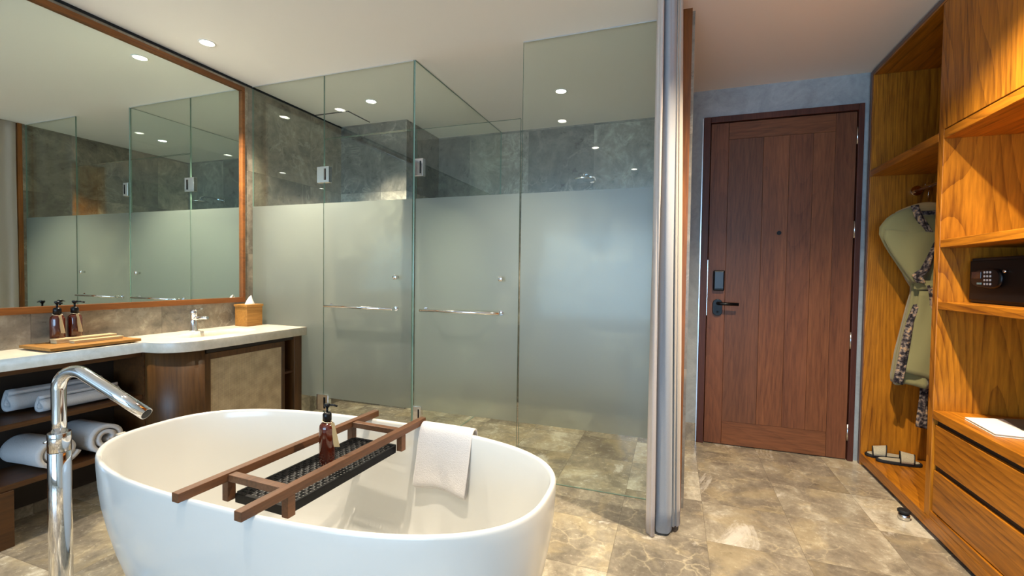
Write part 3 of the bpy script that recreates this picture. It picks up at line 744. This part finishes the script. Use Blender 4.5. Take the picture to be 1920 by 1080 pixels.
# ---------------------------------------------------------------- pump bottles
def bottle(x, y, z, r, hb, label, ang, grp=None, ht=None):
    """r body radius, hb height of the body; pump above"""
    t = thing('pump_bottle', (x, y, z), label, 'bottle', grp)
    k = hb
    MB().lathe([(r*.9, z+.0005), (r, z+.004), (r, z+k*.86), (r*.93, z+k*.93), (r*.7, z+k*.98), (r*.42, z+k), (r*.42, z+k*1.03)], (x, y), 32).build('bottle_body', M_AMBER, t)
    c0 = z+k*1.031
    MB().lathe([(r*.56, c0), (r*.56, c0+k*.16), (r*.4, c0+k*.20), (r*.18, c0+k*.21)], (x, y), 28).build('collar', M_BLACK, t)
    c1 = c0+k*.21
    MB().lathe([(r*.14, c1), (r*.14, c1+k*.10)], (x, y), 12).build('stem', plain('pump_stem', srgb(200, 200, 205), .3), t) if False else MB().lathe([(r*.14, c1+.0003), (r*.14, c1+k*.10)], (x, y), 12).build('stem', M_BLACK, t)
    c2 = c1+k*.10
    dx, dy = math.cos(ang), math.sin(ang)
    mb = MB().lathe([(r*.2, c2), (r*.38, c2+k*.045), (r*.38, c2+k*.085), (r*.3, c2+k*.10)], (x, y), 20)
    mb.tube([(x, y, c2+k*.06), (x+dx*r*.8, y+dy*r*.8, c2+k*.065), (x+dx*r*1.35, y+dy*r*1.35, c2+k*.035)], r*.13, 10).build('pump_head', M_BLACK, t)
    MB().tube([(x+r*.62*math.cos(a), y+r*.62*math.sin(a), c0-.002-.004*math.cos(a-ang)) for a in [2*PI*i/24 for i in range(25)]], .0012, 6).build('string', M_STRING, t)
    tx, ty = x+.9*r*rt.x+r*-.35*fw.x, y+.9*r*rt.y+r*-.35*fw.y   # tag hangs on the room side
    v1 = Vector((rt.x, rt.y, 0)).normalized()
    mb = MB()
    base = Vector((tx, ty, c0-.004)); dn = (Vector((0, 0, -1))+v1*.18).normalized()*k*.58; wv = v1*.010*(r/.026)
    nv = Vector((-fw.x, -fw.y, 0)).normalized()*.004
    P = [base-wv*.6+nv, base+wv*.6+nv, base+dn+wv+nv, base+dn-wv+nv]
    mb.loft([[tuple(p) for p in P], [tuple(p-nv*.35) for p in P]], smooth=False).build('tag', M_TAG, t)
    return t
bottle(-2.865, 1.370, CT, .0285, .155, 'amber pump bottle with kraft tag beside the backsplash, left of two', .0, 'amber bottles on the counter')
bottle(-2.865, 1.440, CT, .0285, .155, 'amber pump bottle with kraft tag beside the backsplash, right of two', .9, 'amber bottles on the counter')

# ---------------------------------------------------------------- rolled towels on the vanity shelves
def rolled(name_label, c, axis_ang, length, rx, rz, turns=2.2, th=.016, tilt=0.):
    """spiral roll; axis horizontal at axis_ang, cross-section flattened rx by rz"""
    t = thing('rolled_towel', c, name_label, 'towel', 'white rolled towels on the vanity shelves')
    ax = Vector((math.cos(axis_ang), math.sin(axis_ang), tilt)).normalized(); sd = Vector((-math.sin(axis_ang), math.cos(axis_ang), 0)); upv = Vector((0, 0, 1))
    n = 90; rows = []
    C = Vector(c)
    for k in range(13):
        u = k/12-.5; row = []
        for i in range(n+1):
            f = i/n; a = -PI*.5+f*turns*2*PI; rr = .22+.78*f
            wob = 1+.02*math.sin(3*a+5*u)
            p = C+ax*(u*length+.004*math.sin(a*2))+sd*(rx*rr*math.cos(a)*wob)+upv*(rz*(1+.0)*1.0+rz*rr*math.sin(a)*wob)
            row.append(tuple(p))
        rows.append(row)
    o = MB().sheet(rows).build('towel_roll', M_TOWEL, t, solid=th)
    return t
rolled('long slim rolled towel at the back of the upper vanity shelf', (-2.835, 1.350, .541), PI/2-.05, .35, .050, .050, 1.6, .016)
rolled('long slim rolled towel at the front of the upper vanity shelf', (-2.727, 1.392, .540), PI/2-.02, .31, .038, .034, 1.5, .014)
rolled('thick rolled bath towel on the lower shelf behind the bath filler', (-2.79, 1.265, .2855), .10, .24, .086, .068, 2.2, .019)
rolled('thick rolled bath towel on the lower shelf, right one showing its spiral end', (-2.79, 1.467, .2855), .05, .24, .084, .072, 2.2, .019)

# ---------------------------------------------------------------- bathtub
TC = (-1.148, 1.247); TA, TBb = .830, .389
def se(dx, z, n=96, e=2.65, ex=0.):
    a_, b_ = TA-dx, TBb-dx*.95; out = []
    for i in range(n):
        a = 2*PI*i/n; c, s_ = math.cos(a), math.sin(a)
        out.append((TC[0]+a_*math.copysign(abs(c)**(2/e), c), TC[1]+b_*math.copysign(abs(s_)**(2/e), s_), z))
    return out
tub = thing('bathtub', (TC[0], TC[1], 0), 'white freestanding oval bathtub in the foreground', 'bathtub')
prof = [(.135, .001), (.128, .006), (.112, .05), (.094, .10), (.070, .17), (.046, .25), (.027, .33), (.012, .41), (.004, .48), (.0005, .54), (0, .568), (.0015, .576), (.005, .580),
        (.011, .580), (.0155, .577), (.018, .570), (.022, .54), (.032, .46), (.046, .38), (.062, .30), (.080, .22), (.100, .165), (.125, .135), (.165, .118), (.22, .112), (.30, .110), (.36, .1095)]
MB().loft([se(d_, z) for d_, z in prof]).build('tub_shell', M_TUB, tub)
MB().lathe([(.03, .1105), (.03, .1135), (.024, .115)], (-1.148, 1.247), 24).build('drain', M_CHROME, tub)
box(-1.972, -1.958, 1.11, 1.14, .552, .5815).build('overflow_slot', plain('overflow_grey', srgb(170, 165, 155), .4), tub, .001)

# bath filler
def filler():
    bx, by = -1.905, .912
    t = thing('bath_filler', (bx, by, 0), 'chrome floor standing bath filler left of the bathtub', 'faucet')
    MB().lathe([(.06, .0), (.06, .012), (.056, .015)], (bx, by), 36).build('floor_plate', M_CHROME, t)
    MB().lathe([(.0300, .0155), (.0300, .597), (.0290, .5985)], (bx, by), 36).build('lower_column', M_CHROME, t)
    MB().lathe([(.0300, .600), (.0300, .660), (.0290, .6615)], (bx, by), 36).build('control_ring', M_CHROME, t)
    tip = Vector((-1.598, .990, .740)); top = Vector((bx, by, .905))
    r = .0195
    pts = [(bx, by, .6617), (bx, by, .70), (bx, by, .76)]
    hd = Vector((tip.x-bx, tip.y-by, 0)); L = hd.length; hd.normalize()
    sl = math.radians(29)
    R = .062; th_tot = PI/2+sl
    zc = .803
    for i in range(0, 19):
        a = th_tot*i/18
        p = Vector((bx, by, zc))+hd*(R-R*math.cos(a))+Vector((0, 0, R*math.sin(a)))
        pts.append(tuple(p))
    end = Vector(pts[-1]); dr = (hd*math.cos(sl)+Vector((0, 0, -math.sin(sl)))).normalized()
    rem = (tip-end).dot(dr)
    for q in (.5, 1.): pts.append(tuple(end+dr*rem*q))
    MB().tube(pts, r, 24).build('spout', M_CHROME, t)
    e2 = end+dr*rem
    MB().tube([tuple(e2-dr*.002), tuple(e2+dr*.0012)], .0165, 20).build('aerator', M_BLACK, t)
    MB().tube([(bx-.024, by-.017, .63), (bx-.034, by-.024, .63)], .005, 12).build('lever', M_CHROME, t)
filler()

# bath tray
def tray():
    ang = math.radians(-2.4); cx, cy = -1.107, 1.245
    t = thing('bath_tray', (cx, cy, .5), 'wooden bath tray with black woven basket lying across the bathtub', 'bath tray')
    rot = Matrix.Translation((cx, cy, 0)) @ Matrix.Rotation(ang, 4, 'Z')
    def rb(x0, x1, y0, y1, z0, z1, name, mat, par=t, bev=.0015):
        mb = MB().box(x0, x1, y0, y1, z0, z1); bmesh.ops.transform(mb.bm, matrix=rot, verts=mb.bm.verts); return mb.build(name, mat, par, bev)
    w = .132
    for s in (-1, 1):
        rb(*(sorted((s*w, s*(w-.026)))), -.415, .415, .5805, .606, 'rail', M_TRAYW)
        for y in (-.262, .262): rb(*(sorted((s*(w-.001), s*(w-.025)))), y-.013, y+.013, .520, .5803, 'post', M_TRAYW)
    for y in (-.262, .262): rb(-w+.0265, w-.0265, y-.013, y+.013, .5815, .602, 'cross_bar', M_TRAYW)
    # basket
    x1, y1 = .104, .247; zb, zt = .518, .541
    b = None
    mb = MB()
    for a in ((-x1-.002, -x1+.006, -y1, y1), (x1-.006, x1+.002, -y1, y1)): mb.box(a[0], a[1], a[2], a[3], zb-.004, zt)
    for a in ((-x1, x1, -y1-.012, -y1), (-x1, x1, y1, y1+.012)): mb.box(a[0]+.006, a[1]-.006, a[2], a[3], zb-.004, zt)
    bmesh.ops.transform(mb.bm, matrix=rot, verts=mb.bm.verts); bk = mb.build('basket_rim', M_BLACKM, t, .001)
    # woven bottom: over-and-under strips in both directions
    mb = MB(); p = .0135; nx = 15; ny = 36; wdt = .0085; th = .0012
    z0 = .538
    def strip(pts, side):
        rings = []
        for q in pts:
            qv = Vector(q); rings.append([qv-side*wdt/2-Vector((0, 0, th/2)), qv+side*wdt/2-Vector((0, 0, th/2)), qv+side*wdt/2+Vector((0, 0, th/2)), qv-side*wdt/2+Vector((0, 0, th/2))])
        mb.loft([[tuple(v) for v in r] for r in rings], smooth=False)
    for i in range(nx):
        x = -x1+.0065+(2*x1-.013)*i/(nx-1)
        strip([(x, -y1+(2*y1)*j/(ny-1), z0+.0016*(1 if (i+j) % 2 else -1)) for j in range(ny)], Vector((1, 0, 0)))
    for j in range(ny):
        y = -y1+(2*y1)*j/(ny-1)
        strip([(-x1+.0065+(2*x1-.013)*i/(nx-1), y, z0+.0016*(-1 if (i+j) % 2 else 1)) for i in range(nx)], Vector((0, 1, 0)))
    bmesh.ops.transform(mb.bm, matrix=rot, verts=mb.bm.verts); mb.build('woven_bottom', M_BLACKM, t)
tray()
bottle(-1.118, 1.262, .5408, .0262, .145, 'amber pump bottle with kraft tag standing in the bath tray', .35)

# hand towel over the rim
def hand_towel():
    t = thing('hand_towel', (-.85, 1.60, .40), 'white hand towel draped over the far rim of the bathtub', 'towel')
    path = [(1.662, .50), (1.658, .54), (1.654, .575), (1.646, .590), (1.632, .596), (1.618, .592), (1.605, .575), (1.598, .54), (1.590, .50), (1.582, .46), (1.574, .42), (1.566, .385), (1.560, .36)]
    rows = []
    for k, (y, z) in enumerate(path):
        f = k/(len(path)-1); row = []
        for i in range(25):
            u = i/24; x = -.955+.235*u-.004*f*(1-u)
            bend = -.060*max(0, (x+1.05))**2       # follow the curve of the rim
            yy = y+bend-.006*f*math.sin(7*u+1.5)*f-.018*f*f*(u > .0)*u
            zz = z-.012*math.sin(PI*u)*(f > .9)*(-1)
            row.append((x, yy, zz))
        rows.append(row)
    MB().sheet(rows).build('towel_cloth', M_TOWEL, t, solid=.009, sub=1)
    rows2 = [[(x, y+.012, z-.012) for x, y, z in r] for r in rows[6:]]
    MB().sheet(rows2).build('under_fold', M_TOWEL, t, solid=.006, sub=1)
hand_towel()

# ---------------------------------------------------------------- ceiling lights
for (x, y, p, a, l) in LAMPS:
    t = thing('ceiling_light', (x, y, H), l, 'ceiling light', 'recessed ceiling lights')
    ring = MB()
    ring.loft([[(x+r*math.cos(2*PI*i/32), y+r*math.sin(2*PI*i/32), z) for i in range(32)] for r, z in ((.046, H-.0005), (.046, H-.004), (.038, H-.004), (.036, H-.0005))], cap0=False, cap1=False).build('trim_ring', plain('white_trim', srgb(230, 226, 218), .5), t)
    MB().lathe([(.036, H-.0006), (.036, H-.0012)], (x, y), 32).build('lens', M_LAMP, t)
